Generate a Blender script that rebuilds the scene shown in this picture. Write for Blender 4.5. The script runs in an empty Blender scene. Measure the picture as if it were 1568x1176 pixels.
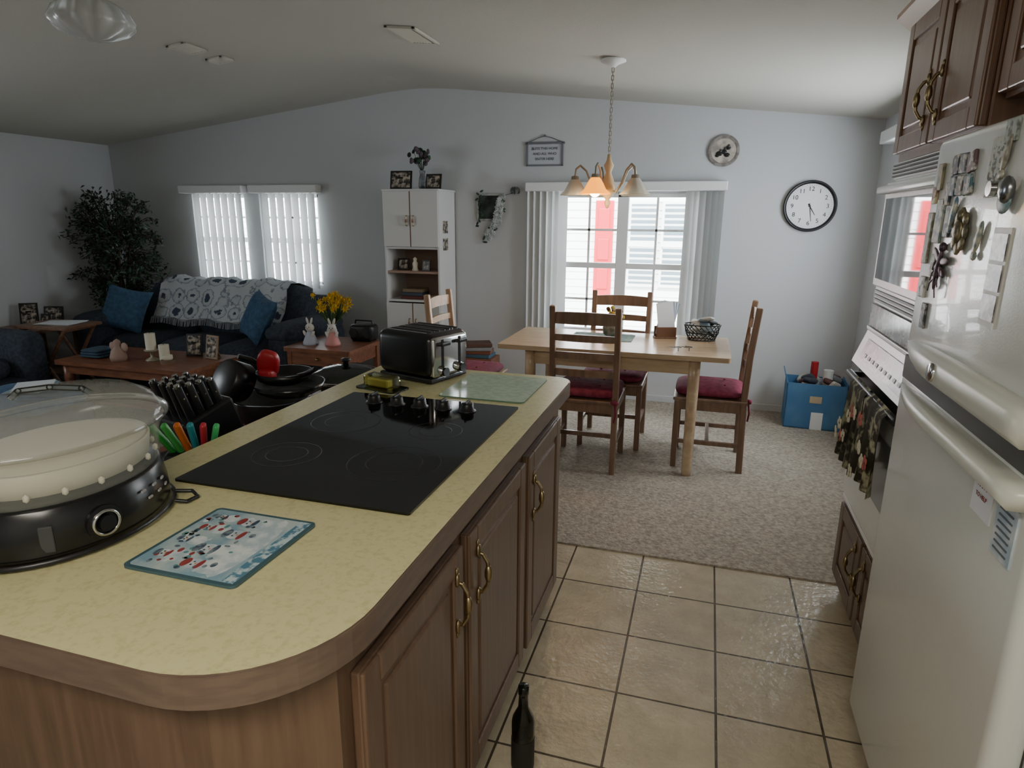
import bpy,bmesh,math,random
from mathutils import Vector,Matrix,Euler
random.seed(7)
R=math.radians
def C(h):
    h=h.lstrip('#');o=[]
    for i in (0,2,4):
        c=int(h[i:i+2],16)/255
        o.append(c/12.92 if c<=.04045 else ((c+.055)/1.055)**2.4)
    return (*o,1)
MATS={}
def M(name,col='#888888',rough=.5,metal=0,col2=None,scale=20,stretch=(1,1,1),bump=0,bscale=60,detail=4,emit=0,lo=.4,hi=.6,spec=.5,trans=0,coat=0,bdist=.002,sheen=0):
    if name in MATS:return MATS[name]
    m=bpy.data.materials.new(name);m.use_nodes=True;nt=m.node_tree;N=nt.nodes;L=nt.links
    b=N['Principled BSDF'];c=C(col)
    b.inputs['Base Color'].default_value=c;b.inputs['Roughness'].default_value=rough;b.inputs['Metallic'].default_value=metal
    b.inputs['Specular IOR Level'].default_value=spec
    b.inputs['Transmission Weight'].default_value=trans
    b.inputs['Coat Weight'].default_value=coat
    b.inputs['Sheen Weight'].default_value=sheen
    if emit:
        b.inputs['Emission Color'].default_value=c;b.inputs['Emission Strength'].default_value=emit
    if col2 or bump:
        tc=N.new('ShaderNodeTexCoord');mp=N.new('ShaderNodeMapping');mp.inputs['Scale'].default_value=stretch
        L.new(tc.outputs['Object'],mp.inputs[0])
    if col2:
        n=N.new('ShaderNodeTexNoise');n.inputs['Scale'].default_value=scale;n.inputs['Detail'].default_value=detail
        L.new(mp.outputs[0],n.inputs['Vector'])
        r=N.new('ShaderNodeValToRGB');r.color_ramp.elements[0].position=lo;r.color_ramp.elements[1].position=hi
        r.color_ramp.elements[0].color=c;r.color_ramp.elements[1].color=C(col2)
        L.new(n.outputs['Fac'],r.inputs[0]);L.new(r.outputs[0],b.inputs['Base Color'])
    if bump:
        n2=N.new('ShaderNodeTexNoise');n2.inputs['Scale'].default_value=bscale;n2.inputs['Detail'].default_value=3
        L.new(mp.outputs[0],n2.inputs['Vector'])
        bp=N.new('ShaderNodeBump');bp.inputs['Strength'].default_value=bump;bp.inputs['Distance'].default_value=bdist
        L.new(n2.outputs['Fac'],bp.inputs['Height']);L.new(bp.outputs[0],b.inputs['Normal'])
    MATS[name]=m;return m
def clear(name,tint='#ffffff',gl=.18,rough=.03):
    if name in MATS:return MATS[name]
    m=bpy.data.materials.new(name);m.use_nodes=True;nt=m.node_tree;N=nt.nodes;L=nt.links
    N.remove(N['Principled BSDF']);o=N['Material Output']
    t=N.new('ShaderNodeBsdfTransparent');t.inputs[0].default_value=C(tint)
    g=N.new('ShaderNodeBsdfGlossy');g.inputs['Roughness'].default_value=rough
    lw=N.new('ShaderNodeLayerWeight');lw.inputs[0].default_value=gl
    mx=N.new('ShaderNodeMixShader');L.new(lw.outputs['Fresnel'],mx.inputs[0]);L.new(t.outputs[0],mx.inputs[1]);L.new(g.outputs[0],mx.inputs[2]);L.new(mx.outputs[0],o.inputs[0])
    MATS[name]=m;return m
class Obj:
    def __init__(s,name,loc=(0,0,0),rz=0):
        s.name=name;s.loc=Vector(loc);s.rz=rz;s.v=[];s.f=[];s.fm=[];s.fs=[];s.mats=[];s.T=Matrix()
    def mi(s,m):
        if m not in s.mats:s.mats.append(m)
        return s.mats.index(m)
    def add(s,vs,fs,mat,smooth=False,T=None):
        T=s.T@(T if T is not None else Matrix());b=len(s.v)
        s.v+=[T@Vector(v) for v in vs];k=s.mi(mat)
        for f in fs:
            s.f.append([b+i for i in f]);s.fm.append(k);s.fs.append(smooth)
    def box(s,c,size,mat,bev=0,rot=(0,0,0),seg=2,smooth=None,taper=None):
        T=Matrix.Translation(c)@Euler(rot).to_matrix().to_4x4()
        bm=bmesh.new();bmesh.ops.create_cube(bm,size=1)
        for v in bm.verts:
            v.co=Vector((v.co.x*size[0],v.co.y*size[1],v.co.z*size[2]))
            if taper and v.co.z>0: v.co.x*=taper;v.co.y*=taper
        if bev: bmesh.ops.bevel(bm,geom=bm.edges[:],offset=min(bev,min(size)*.49),segments=seg,affect='EDGES',profile=.5)
        bm.verts.index_update()
        s.add([v.co.copy() for v in bm.verts],[[v.index for v in f.verts] for f in bm.faces],mat,(bev>0 and seg>2) if smooth is None else smooth,T);bm.free()
    def b2(s,a,b,mat,bev=0,**k):
        s.box([(a[i]+b[i])/2 for i in range(3)],[abs(b[i]-a[i]) for i in range(3)],mat,bev,**k)
    def cyl(s,p1,p2,r,mat,r2=None,seg=16,cap=True):
        p1=Vector(p1);p2=Vector(p2);r2=r if r2 is None else r2;d=(p2-p1)
        q=d.to_track_quat('Z','Y').to_matrix();vs=[]
        for p,rr in((p1,r),(p2,r2)):
            for i in range(seg):
                a=2*math.pi*i/seg;vs.append(p+q@Vector((rr*math.cos(a),rr*math.sin(a),0)))
        fs=[[i,(i+1)%seg,seg+(i+1)%seg,seg+i] for i in range(seg)]
        s.add(vs,fs,mat,True)
        if cap:
            s.add(vs,[list(range(seg))[::-1],list(range(seg,2*seg))],mat,False)
    def lathe(s,prof,mat,c=(0,0,0),seg=32,sx=1,sy=1,T=None,wob=0,nw=8,smooth=True):
        vs=[];n=len(prof)
        for r,z in prof:
            for i in range(seg):
                a=2*math.pi*i/seg;rr=max(r,1e-4)*(1+wob*math.cos(nw*a))
                vs.append((rr*math.cos(a)*sx,rr*math.sin(a)*sy,z))
        fs=[[j*seg+i,j*seg+(i+1)%seg,(j+1)*seg+(i+1)%seg,(j+1)*seg+i] for j in range(n-1) for i in range(seg)]
        TT=Matrix.Translation(c)
        if T is not None:TT=TT@T
        s.add(vs,fs,mat,smooth,TT)
    def sph(s,c,r,mat,seg=14,rot=(0,0,0)):
        if not hasattr(r,'__len__'):r=(r,r,r)
        n=seg//2;vs=[];fs=[]
        for j in range(n+1):
            ph=math.pi*j/n
            for i in range(seg):
                a=2*math.pi*i/seg;vs.append((r[0]*math.sin(ph)*math.cos(a),r[1]*math.sin(ph)*math.sin(a),-r[2]*math.cos(ph)))
        for j in range(n):
            for i in range(seg):fs.append([j*seg+i,j*seg+(i+1)%seg,(j+1)*seg+(i+1)%seg,(j+1)*seg+i])
        s.add(vs,fs,mat,True,Matrix.Translation(c)@Euler(rot).to_matrix().to_4x4())
    def pillow(s,c,size,mat,rot=(0,0,0),e=.35,ez=.8,seg=32):
        def sp(t,e):return math.copysign(abs(t)**e,t)
        n=12;vs=[];fs=[]
        for j in range(n+1):
            ph=-math.pi/2+math.pi*j/n
            for i in range(seg):
                a=2*math.pi*i/seg;k=sp(math.cos(ph),ez*.8)
                vs.append((size[0]/2*k*sp(math.cos(a),e),size[1]/2*k*sp(math.sin(a),e),size[2]/2*sp(math.sin(ph),ez)))
        for j in range(n):
            for i in range(seg):fs.append([j*seg+i,j*seg+(i+1)%seg,(j+1)*seg+(i+1)%seg,(j+1)*seg+i])
        s.add(vs,fs,mat,True,Matrix.Translation(c)@Euler(rot).to_matrix().to_4x4())
    def tube(s,pts,r,mat,seg=8,rs=None):
        pts=[Vector(p) for p in pts]
        for i in range(len(pts)-1):
            a=rs[i] if rs else r;b=rs[i+1] if rs else r
            s.cyl(pts[i],pts[i+1],a,mat,b,seg,cap=(i==0 or i==len(pts)-2))
            if 0<i and seg>5:s.sph(pts[i],a,mat,8)
    def prism(s,poly,z0,z1,mat,T=None,smooth=False,sidemat=None):
        n=len(poly);vs=[(x,y,z0) for x,y in poly]+[(x,y,z1) for x,y in poly]
        s.add(vs,[list(range(n))[::-1],list(range(n,2*n))],mat,False,T)
        s.add(vs,[[i,(i+1)%n,n+(i+1)%n,n+i] for i in range(n)],sidemat or mat,smooth,T)
    def text(s,t,size,mat,T,ext=.001):
        cu=bpy.data.curves.new('t','FONT');cu.body=t;cu.size=size;cu.align_x='CENTER';cu.align_y='CENTER';cu.extrude=ext
        ob=bpy.data.objects.new('t',cu);bpy.context.collection.objects.link(ob)
        bpy.context.view_layer.update()
        me=bpy.data.meshes.new_from_object(ob.evaluated_get(bpy.context.evaluated_depsgraph_get()))
        s.add([v.co.copy() for v in me.vertices],[list(p.vertices) for p in me.polygons],mat,False,T)
        bpy.data.objects.remove(ob);bpy.data.curves.remove(cu);bpy.data.meshes.remove(me)
    def done(s):
        me=bpy.data.meshes.new(s.name);me.from_pydata([tuple(v) for v in s.v],[],s.f)
        for m in s.mats:me.materials.append(m)
        me.polygons.foreach_set('material_index',s.fm);me.polygons.foreach_set('use_smooth',s.fs);me.update()
        bm=bmesh.new();bm.from_mesh(me);bmesh.ops.recalc_face_normals(bm,faces=bm.faces);bm.to_mesh(me);bm.free()
        ob=bpy.data.objects.new(s.name,me);ob.location=s.loc;ob.rotation_euler=(0,0,s.rz);bpy.context.collection.objects.link(ob);return ob
def RX(a):return Matrix.Rotation(a,4,'X')
def RY(a):return Matrix.Rotation(a,4,'Y')
def RZ(a):return Matrix.Rotation(a,4,'Z')
def TR(*p):return Matrix.Translation(p)

# ---------- materials
wallm=M('wall_paint','#c3c6c8',.85,bump=.12,bscale=120)
ceilm=M('ceiling_paint','#bdbbb2',.9,bump=.5,bscale=90)
trimw=M('white_trim','#e6e8e8',.45)
oak=M('oak_cabinet','#5b4838',.38,col2='#6a5443',scale=7,stretch=(9,9,.7),lo=.3,hi=.7,bump=.1,bscale=12)
oakL=M('oak_island','#604b3a',.38,col2='#715a48',scale=7,stretch=(9,9,.7),lo=.3,hi=.7,bump=.1,bscale=12)
oakR=M('oak_upper','#6b4d39',.3,col2='#7d5e49',scale=7,stretch=(9,9,.7),lo=.3,hi=.7,bump=.08,bscale=12)
pine=M('pine_top','#b2987a',.22,col2='#c6af8f',scale=4,stretch=(1.2,14,6),lo=.35,hi=.65)
chairw=M('chair_wood','#705745',.34,col2='#876b56',scale=5,stretch=(6,6,1),lo=.35,hi=.65)
orange=M('cherry_wood','#714733',.33,col2='#8a5a40',scale=4,stretch=(2,10,8),lo=.35,hi=.65)
brass=M('aged_brass','#968665',.36,metal=1)
chrome=M('chrome','#c8c8c8',.15,metal=1)
black=M('black_plastic','#141416',.35)
blackg=M('black_gloss','#060607',.06,spec=.6)
white=M('white_enamel','#d8dad8',.3,bump=.04,bscale=300)
whitep=M('white_plastic','#dedfdc',.4)
burg=M('burgundy_cushion','#6b1c33',.9,col2='#7e2b42',scale=30,bump=.3)
sofam=M('slate_upholstery','#29303a',.95,col2='#353d49',scale=40,bump=.4,bscale=200)
bluep=M('blue_cushion','#2f4c66',.9,col2='#3a5c7a',scale=30,bump=.3)
cream=M('cream','#d9d3c0',.6)
photo=M('photo_print','#3b3a38',.25,col2='#b9ad9f',scale=28,lo=.42,hi=.6)
photobw=M('photo_bw','#4a4a4a',.25,col2='#b5b5b3',scale=40,lo=.42,hi=.6)
frameb=M('frame_black','#17130f',.35)
green=M('leaf_green','#1b3022',.6,col2='#34513a',scale=9)
stem=M('stem_brown','#3a2c20',.8)
red=M('red_plastic','#a01822',.4)
yel=M('daffodil_yellow','#d9b21c',.6)
carpet=M('carpet','#857c70',1,col2='#b3a999',scale=55,lo=.3,hi=.68,detail=7,bump=1,bscale=80,bdist=.012)
def tilemat():
    m=bpy.data.materials.new('floor_tile');m.use_nodes=True;nt=m.node_tree;N=nt.nodes;L=nt.links;b=N['Principled BSDF']
    g=N.new('ShaderNodeNewGeometry');mp=N.new('ShaderNodeMapping');mp.inputs['Location'].default_value=(-.136+.311*10,-1.81+.311*20,0)
    L.new(g.outputs['Position'],mp.inputs[0])
    br=N.new('ShaderNodeTexBrick');br.offset=0;br.squash=1
    for k,v in(('Scale',1),('Mortar Size',.004),('Mortar Smooth',.25),('Brick Width',.311),('Row Height',.311),('Bias',0)):br.inputs[k].default_value=v
    br.inputs['Color1'].default_value=C('#b3a78e');br.inputs['Color2'].default_value=C('#aa9d85');br.inputs['Mortar'].default_value=C('#4c4236')
    L.new(mp.outputs[0],br.inputs['Vector'])
    n=N.new('ShaderNodeTexNoise');n.inputs['Scale'].default_value=9;n.inputs['Detail'].default_value=6;L.new(g.outputs['Position'],n.inputs['Vector'])
    mx=N.new('ShaderNodeMix');mx.data_type='RGBA';mx.blend_type='OVERLAY';mx.inputs[0].default_value=.3
    L.new(br.outputs['Color'],mx.inputs[6]);L.new(n.outputs['Fac'],mx.inputs[7]);L.new(mx.outputs[2],b.inputs['Base Color'])
    n2=N.new('ShaderNodeTexNoise');n2.inputs['Scale'].default_value=38;n2.inputs['Detail'].default_value=3;L.new(g.outputs['Position'],n2.inputs['Vector'])
    ad=N.new('ShaderNodeMath');ad.operation='MULTIPLY_ADD';ad.inputs[1].default_value=-1.6;L.new(br.outputs['Fac'],ad.inputs[0]);L.new(n2.outputs['Fac'],ad.inputs[2])
    bp=N.new('ShaderNodeBump');bp.inputs['Distance'].default_value=.006;bp.inputs['Strength'].default_value=.8;L.new(ad.outputs[0],bp.inputs['Height']);L.new(bp.outputs[0],b.inputs['Normal'])
    b.inputs['Roughness'].default_value=.27
    return m
tile=tilemat()
counter=M('yellow_laminate','#bfb886',.34,col2='#cdc797',scale=85,detail=8,lo=.34,hi=.52,bump=.06,bscale=250)
cedge=M('laminate_edge','#66554a',.4,col2='#6f5e50',scale=8,stretch=(2,2,10))

# ---------- room shell
XL,XR,YF,YN=-5.83,1.12,5.37,-1.6
XRd=-2.44
def zc(x):
    return 2.56-.1045*(x-XRd) if x>XRd else 2.56-.115*(XRd-x)
def wall(name,axis,pos,thick,u0,u1,z1,openings):
    o=Obj(name)
    us=sorted({u0,u1,*[a for h in openings for a in h[:2]]});zs=sorted({0,z1,*[a for h in openings for a in h[2:]]})
    for i in range(len(us)-1):
        for j in range(len(zs)-1):
            cu=(us[i]+us[i+1])/2;cz=(zs[j]+zs[j+1])/2
            if any(h[0]<cu<h[1] and h[2]<cz<h[3] for h in openings):continue
            if axis=='y':o.b2((us[i],pos,zs[j]),(us[i+1],pos+thick,zs[j+1]),wallm)
            else:o.b2((pos,us[i],zs[j]),(pos+thick,us[i+1],zs[j+1]),wallm)
    return o.done()
W1=(-4.88,-4.27,.86,1.70);W1b=(-4.11,-3.47,.86,1.70);W2=(-1.22,-.16,.56,1.70)
wall('wall_far','y',YF,.12,XL-.12,XR+.12,2.72,[W1,W1b,W2])
WR=(3.55,4.75,1.0,1.98);wall('wall_right','x',XR,.12,YN,YF,2.4,[WR])
WL=(1.0,2.2,.9,1.8);wall('wall_left','x',XL-.12,.12,YN,YF,2.4,[WL])
wall('wall_near','y',YN-.12,.12,XL-.12,XR+.12,2.72,[])
o=Obj('ceiling');prof=[]
xs=[XL-.12,-4.2,-3.0,-2.75,-2.6,-2.44,-2.28,-2.13,-1.88,-.8,XR+.12]
def zr(x):
    d=abs(x-XRd)
    return zc(x) if d>.35 else zc(x)-(.35-d)**2*.045/.35
for x in xs:prof.append((x,zr(x)))
prof2=[(x,z+.12) for x,z in prof][::-1]
o.prism([(x,z) for x,z in prof+prof2],-(YF+.12),-(YN-.12),ceilm,T=RX(R(90)),smooth=False)
o.done()
o=Obj('floor');o.b2((-1.3,YN,-.06),(XR,2.73,0),tile);
o.b2((XL,YN,-.06),(-1.3,YF,0.0),carpet);o.b2((-1.3,2.73,-.06),(XR,YF,.008),carpet,0);o.done()
o=Obj('baseboard_far');o.b2((XL,YF-.012,.0),(XR,YF,.06),wallm,.003);o.done()
# outside
o=Obj('ground');o.b2((-20,5.6,-.5),(15,30,-.3),M('pavement','#c9c7c0',.9,col2='#b5b4ac',scale=3));o.done()
sid=M('white_siding','#eef0f0',.6)
o=Obj('neighbor_house');Y0=9.5
o.b2((-12,Y0+.05,-.3),(6,Y0+3,3.6),sid)
for i in range(34):
    z=-.25+i*.11;o.box((-3,Y0+.03,z+.055),(18,.02,.112),sid,rot=(R(-8),0,0))
redm=M('red_shutter','#b8202a',.5)
for x,w,h0,h1 in((-1.46,.26,.4,1.75),):
    o.b2((x-w/2,Y0-.05,h0),(x+w/2,Y0,h1),redm,.01)
    for k in range(3):o.b2((x-w/2+.05,Y0-.07,h0+.1+k*.42),(x+w/2-.05,Y0-.05,h0+.4+k*.42),redm,.01)
wing=M('window_dark','#66757c',.1)
for x0 in(-1.12,-.66,-3.3):
    o.b2((x0,Y0-.04,.55),(x0+.42,Y0,1.75),trimw,.01);o.b2((x0+.04,Y0-.05,.6),(x0+.38,Y0-.035,1.7),wing)
    for k in range(14):o.box((x0+.21,Y0-.055,.64+k*.078),(.34,.006,.03),sid,rot=(R(30),0,0))
    o.b2((x0+.02,Y0-.08,1.12),(x0+.4,Y0-.04,1.17),trimw)
o.b2((-12,Y0-.5,3.0),(6,Y0+3,3.1),sid)
o.done()
glass=clear('window_glass','#ffffff',.1,.0)
def window(name,x0,x1,z0,z1,y,cols):
    o=Obj(name,(0,0,0));t=.035;ya,yb=y+.03,y+.09
    for a,b in(((x0,z0),(x1,z0+t)),((x0,z1-t),(x1,z1)),((x0,z0),(x0+t,z1)),((x1-t,z0),(x1,z1))):
        o.b2((a[0],ya,a[1]),(b[0],yb,b[1]),trimw,.004)
    zm=(z0+z1)/2-.01
    n=len(cols)
    for i,(a,b) in enumerate(cols):
        o.b2((a,ya,zm-.02),(b,yb-.01,zm+.025),trimw,.003)
        xm=(a+b)/2;o.b2((xm-.009,ya+.02,z0),(xm+.009,ya+.035,z1),trimw)
        for zz in((z0+zm)/2,(z1+zm)/2):o.b2((a,ya+.02,zz-.009),(b,ya+.035,zz+.009),trimw)
        if i<n-1:o.b2((b,ya,z0),(cols[i+1][0],yb,z1),trimw,.004)
        o.b2((a,ya+.026,z0+.01),(b,ya+.03,z1-.01),glass)
    o.b2((x0,y+.005,z0-.0),(x1,y+.1,z0+.012),trimw,.003)
    return o.done()
window('window_1',-1.22,-.16,.56,1.70,YF,[(-1.19,-.73),(-.64,-.19)])
window('window_2',-4.88,-4.27,.86,1.70,YF,[(-4.85,-4.30)])
window('window_3',-4.11,-3.47,.86,1.70,YF,[(-4.08,-3.50)])
o=Obj('window_4');
for a,b in(((3.55,1.0),(4.75,1.04)),((3.55,1.94),(4.75,1.98)),((3.55,1.0),(3.59,1.98)),((4.71,1.0),(4.75,1.98)),((4.13,1.0),(4.17,1.98))):o.b2((XR+.03,a[0],a[1]),(XR+.09,b[0],b[1]),trimw,.004)
o.done()
o=Obj('window_5')
for a,b in(((1.0,.9),(2.2,.95)),((1.0,1.75),(2.2,1.8)),((1.0,.9),(1.05,1.8)),((2.15,.9),(2.2,1.8)),((1.58,.9),(1.62,1.8))):o.b2((XL-.09,a[0],a[1]),(XL-.03,b[0],b[1]),trimw,.004)
o.done()
def blindmat():
    m=bpy.data.materials.new('blind_vinyl');m.use_nodes=True;nt=m.node_tree;N=nt.nodes;L=nt.links;b=N['Principled BSDF']
    b.inputs['Base Color'].default_value=C('#d9dcdc');b.inputs['Roughness'].default_value=.5
    t=N.new('ShaderNodeBsdfTranslucent');t.inputs[0].default_value=C('#dfe5e6');mx=N.new('ShaderNodeMixShader');mx.inputs[0].default_value=.14
    L.new(b.outputs[0],mx.inputs[1]);L.new(t.outputs[0],mx.inputs[2]);L.new(mx.outputs[0],N['Material Output'].inputs[0]);return m
bl=blindmat()
def slats(o,xs,z0,z1,y,ang,w=.089):
    for x in xs:
        a=ang+random.uniform(-.08,.08);vs=[];n=4
        for zz in(z0,z1):
            for k in range(n+1):
                t=(k/n-.5);vs.append((x+t*w*math.cos(a)-math.sin(a)*(.25-t*t)*.03,y+t*w*math.sin(a)+math.cos(a)*(.25-t*t)*.03,zz))
        o.add(vs,[[k,k+1,n+2+k,n+1+k] for k in range(n)],bl,True)
        o.b2((x-.01,y-.004,z1),(x+.01,y+.004,z1+.02),trimw)
def rail(o,x0,x1,z,y):
    o.b2((x0,y-.05,z-.035),(x1,y+.05,z+.035),trimw,.008)
o=Obj('vertical_blinds');rail(o,-4.94,-4.22,1.74,YF-.06)
slats(o,[-4.775+.08*i for i in range(7)],.84,1.70,YF-.06,R(-11));o.done()
o=Obj('vertical_blinds');rail(o,-4.15,-3.42,1.74,YF-.06)
slats(o,[-4.0+.082*i for i in range(7)],.84,1.70,YF-.06,R(-13));o.done()
o=Obj('vertical_blinds');rail(o,-1.47,.10,1.745,YF-.06)
slats(o,[-1.42+.052*i for i in range(6)],.5,1.71,YF-.06,R(45))
slats(o,[-.17+.045*i for i in range(6)],.5,1.71,YF-.06,R(-50));o.done()
o=Obj('window_blind_valance');o.b2((XR-.09,3.5,1.99),(XR,5.05,2.07),trimw,.008);o.done()

# ---------- island
o=Obj('kitchen_island')
def rrect(x0,x1,y0,y1,r,n=8):
    p=[]
    for (cx,cy,rr,a0) in((x0+r[0],y0+r[0],r[0],180),(x1-r[1],y0+r[1],r[1],270),(x1-r[2],y1-r[2],r[2],0),(x0+r[3],y1-r[3],r[3],90)):
        for k in range(n+1):
            a=R(a0+90*k/n);p.append((cx+rr*math.cos(a),cy+rr*math.sin(a)))
    return p
o.prism(rrect(-1.27,-.465,.575,2.39,(.1,.23,.07,.05),12),.895,.9,counter,sidemat=cedge)
o.prism(rrect(-1.272,-.463,.573,2.392,(.1,.23,.07,.05),12),.845,.897,cedge,smooth=False)
body=[(-1.2,.66),(-.68,.66),(-.50,.74),(-.50,2.30),(-1.2,2.30)]
o.prism(body,.09,.85,oakL)
o.prism([(-1.15,.70),(-.7,.70),(-.54,.78),(-.54,2.26),(-1.15,2.26)],0,.09,oak)
def door(o,T,w,h,mat,hand=None,hz=.12,arch=False):
    s=o.T;o.T=T
    o.b2((0,0,0),(w,.018,h),mat,.004)
    f=.055
    for a,b in(((0,0),(f,h)),((w-f,0),(w,h)),((f,0),(w-f,f)),((f,h-f),(w-f,h))):
        o.b2((a[0],.016,a[1]),(b[0],.026,b[1]),mat,.004)
    o.b2((f+.02,.012,f+.02),(w-f-.02,.024,h-f-.02),mat,.008)
    if hand is not None:
        hx,hz=hand
        o.tube([(hx,.02,hz-.055),(hx,.04,hz-.05),(hx,.052,hz-.03),(hx,.055,hz),(hx,.052,hz+.03),(hx,.04,hz+.05),(hx,.02,hz+.055)],.005,brass,8)
        o.sph((hx,.054,hz),(.010,.010,.024),brass,10)
        for zz in(-1,1):
            o.sph((hx,.03,hz+zz*.058),(.012,.006,.018),brass,10)
            o.sph((hx,.028,hz+zz*.078),(.007,.004,.010),brass,8)
    o.T=s
def TX(y0,z0,x):
    return Matrix(((0,1,0,x),(1,0,0,y0),(0,0,1,z0),(0,0,0,1)))
door(o,TX(.775,.11,-.50),.445,.68,oakL,(.40,.56))
door(o,TX(1.262,.11,-.50),.485,.68,oakL,(.05,.56))
door(o,TX(1.79,.11,-.50),.44,.68,oakL,(.05,.53))
o.b2((-1.19,.652,.09),(-.70,.66,.17),oakL,.003)
o.done()

# cooktop
o=Obj('cooktop',(0,0,.9))
o.prism(rrect(-1.15,-.55,1.11,1.925,(.006,)*4,3),0.0005,.006,blackg)
ring=M('burner_ring','#222224',.3)
for x,y,r in((-.71,1.36,.115),(-1.0,1.33,.085),(-1.0,1.62,.1),(-.71,1.62,.075)):
    for rr in(r,r*.6):
        o.lathe([(rr,.0062),(rr+.0012,.0064),(rr+.0024,.0062)],ring,(x,y,0),48)
for i in range(5):
    x=-1.02+.082*i;y=1.83
    o.lathe([(.0,.006),(.028,.006),(.028,.009),(.022,.010),(.020,.030),(.017,.033),(0,.033)],black,(x,y,0),24)
    o.b2((x-.004,y-.021,.03),(x+.004,y+.021,.039),black,.002)
o.done()

# steamer
o=Obj('food_steamer',(-1.185,.885,.9),R(8))
SX,SY=.79,.98
clr=clear('clear_plastic','#f2f4f2',.38,.1)
frost=bpy.data.materials.new('frosted_lid');frost.use_nodes=True
_n=frost.node_tree.nodes;_l=frost.node_tree.links;_t=_n.new('ShaderNodeBsdfTransparent');_mx=_n.new('ShaderNodeMixShader');_mx.inputs[0].default_value=.24
_n['Principled BSDF'].inputs['Base Color'].default_value=C('#c6c9c4');_n['Principled BSDF'].inputs['Roughness'].default_value=.08
_l.new(_t.outputs[0],_mx.inputs[1]);_l.new(_n['Principled BSDF'].outputs[0],_mx.inputs[2]);_l.new(_mx.outputs[0],_n['Material Output'].inputs[0])
steamw=M('steamer_white','#cfcbb8',.5)
o.lathe([(0,.004),(.17,.0),(.198,.006),(.206,.022),(.203,.06),(.195,.1),(.188,.106),(0,.106)],M('steamer_black','#131416',.25),(0,0,0),48,SX,SY)
o.lathe([(.210,.004),(.218,.009),(.210,.014)],black,(0,0,0),48,SX,SY)
o.lathe([(.188,.106),(.194,.115),(.199,.17),(.210,.19),(.214,.197)],frost,(0,0,0),48,SX,SY)
o.lathe([(0,.114),(.155,.114),(.172,.12),(.178,.16),(.175,.165),(.166,.124),(0,.124)],steamw,(0,0,0),48,SX,SY)
o.lathe([(0,.178),(.11,.177),(.14,.172),(.17,.166),(.176,.158),(0,.15)],steamw,(0,0,0),40,SX,SY)
for k in range(18):
    a=k*.349;o.sph((.185*SX*math.cos(a),.185*SY*math.sin(a),.125),(.006,.006,.008),cream,6)
o.lathe([(.216,.198),(.226,.204),(.222,.212),(.207,.218),(.194,.240),(.158,.258),(.08,.266),(0,.267)],frost,(0,0,0),48,SX,SY)
o.lathe([(.222,.200),(.228,.205),(.222,.210)],clr,(0,0,0),48,SX,SY)
o.tube([(-.06,-.03,.262),(-.05,-.02,.275),(0,0,.28),(.05,.02,.275),(.06,.03,.262)],.006,clr,8)
a=R(-24);p=Vector((.204*SX*math.cos(a),.204*SY*math.sin(a),.052))
n=Vector((math.cos(a)/SX,math.sin(a)/SY,0)).normalized()
o.cyl(p-n*.01,p+n*.003,.032,black,seg=28);
Tq=Matrix.Translation(p)@n.to_track_quat('Z','Y').to_matrix().to_4x4()
o.lathe([(.020,.003),(.020,.010),(.025,.010),(.025,.003)],chrome,seg=32,T=Tq)
o.cyl(p,p+n*.014,.015,black,seg=24)
for k in range(6):
    b=R(2+5*k);o.box((.206*SX*math.cos(b),.206*SY*math.sin(b),.075-(k%2)*.02),(.003,.012,.004),M('label_grey','#9a9a9a',.5),rot=(0,0,b))
b=R(-52);o.box((.203*SX*math.cos(b),.203*SY*math.sin(b),.05),(.006,.022,.05),M('gauge','#3c3f41',.2),.002,rot=(0,0,R(-58)))
o.tube([(.155,.1,.012),(.175,.11,.007),(.18,.14,.006),(.15,.165,.006),(.12,.15,.01)],.004,black,6)
o.done()

# cutting board
o=Obj('snowman_cutting_board',(-.825,.895,.9),R(90))
bd=M('board_winter','#7f9fae',.12,col2='#b0bfbe',scale=14,lo=.4,hi=.6)
o.prism(rrect(-.122,.122,-.118,.118,(.012,)*4,5),.001,.006,M('board_edge','#3d5a63',.2))
o.prism(rrect(-.114,.114,-.11,.11,(.008,)*4,4),.006,.0064,bd)
bs=M('board_snow','#d2d9d9',.2,col2='#a9bac2',scale=40);bn=M('board_navy','#33475c',.2,col2='#7d8a90',scale=60);brd=M('board_red','#8f3a3a',.2)
o.b2((-.114,-.11,.0064),(.114,-.086,.0067),M('board_border','#4d7b92',.2,col2='#b9cbd0',scale=50,lo=.45,hi=.55))
def disc(x,y,rx,ry,m,z):o.prism([(x+rx*math.cos(2*math.pi*k/18),y+ry*math.sin(2*math.pi*k/18)) for k in range(18)],z,z+.0002,m)
disc(0,-.055,.11,.025,bs,.0064)
for i,(x,y,sc) in enumerate(((-.08,-.03,1),(-.03,-.02,1.15),(.03,-.03,1.1),(.08,-.02,1),(-.065,.055,.8),(-.01,.06,.7),(.04,.05,.75),(.085,.06,.6))):
    disc(x,y-.005,.024*sc,.028*sc,bs,.0066);disc(x,y+.03*sc,.015*sc,.016*sc,bs,.0068)
    disc(x,y+.017*sc,.015*sc,.005*sc,bn if i%2 else brd,.007)
    disc(x,y+.046*sc,.014*sc,.008*sc,bn if i%3 else brd,.007)
    disc(x-.005*sc,y+.032*sc,.002,.002,black,.0071);disc(x+.005*sc,y+.032*sc,.002,.002,black,.0071);disc(x,y+.026*sc,.003,.0015,M('carrot','#c9702a',.4),.0071)
for k in range(60):
    x=-.1+random.random()*.2;y=-.04+random.random()*.14;disc(x,y,.003+.005*random.random(),.003+.004*random.random(),(bn,bs,bn,M('board_teal','#5a8a8c',.2),brd)[k%5],.0069)
for dx in(-.1,.1):
    for dy in(-.1,.1):o.cyl((dx,dy,0),(dx,dy,.001),.006,black,seg=8)
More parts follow.
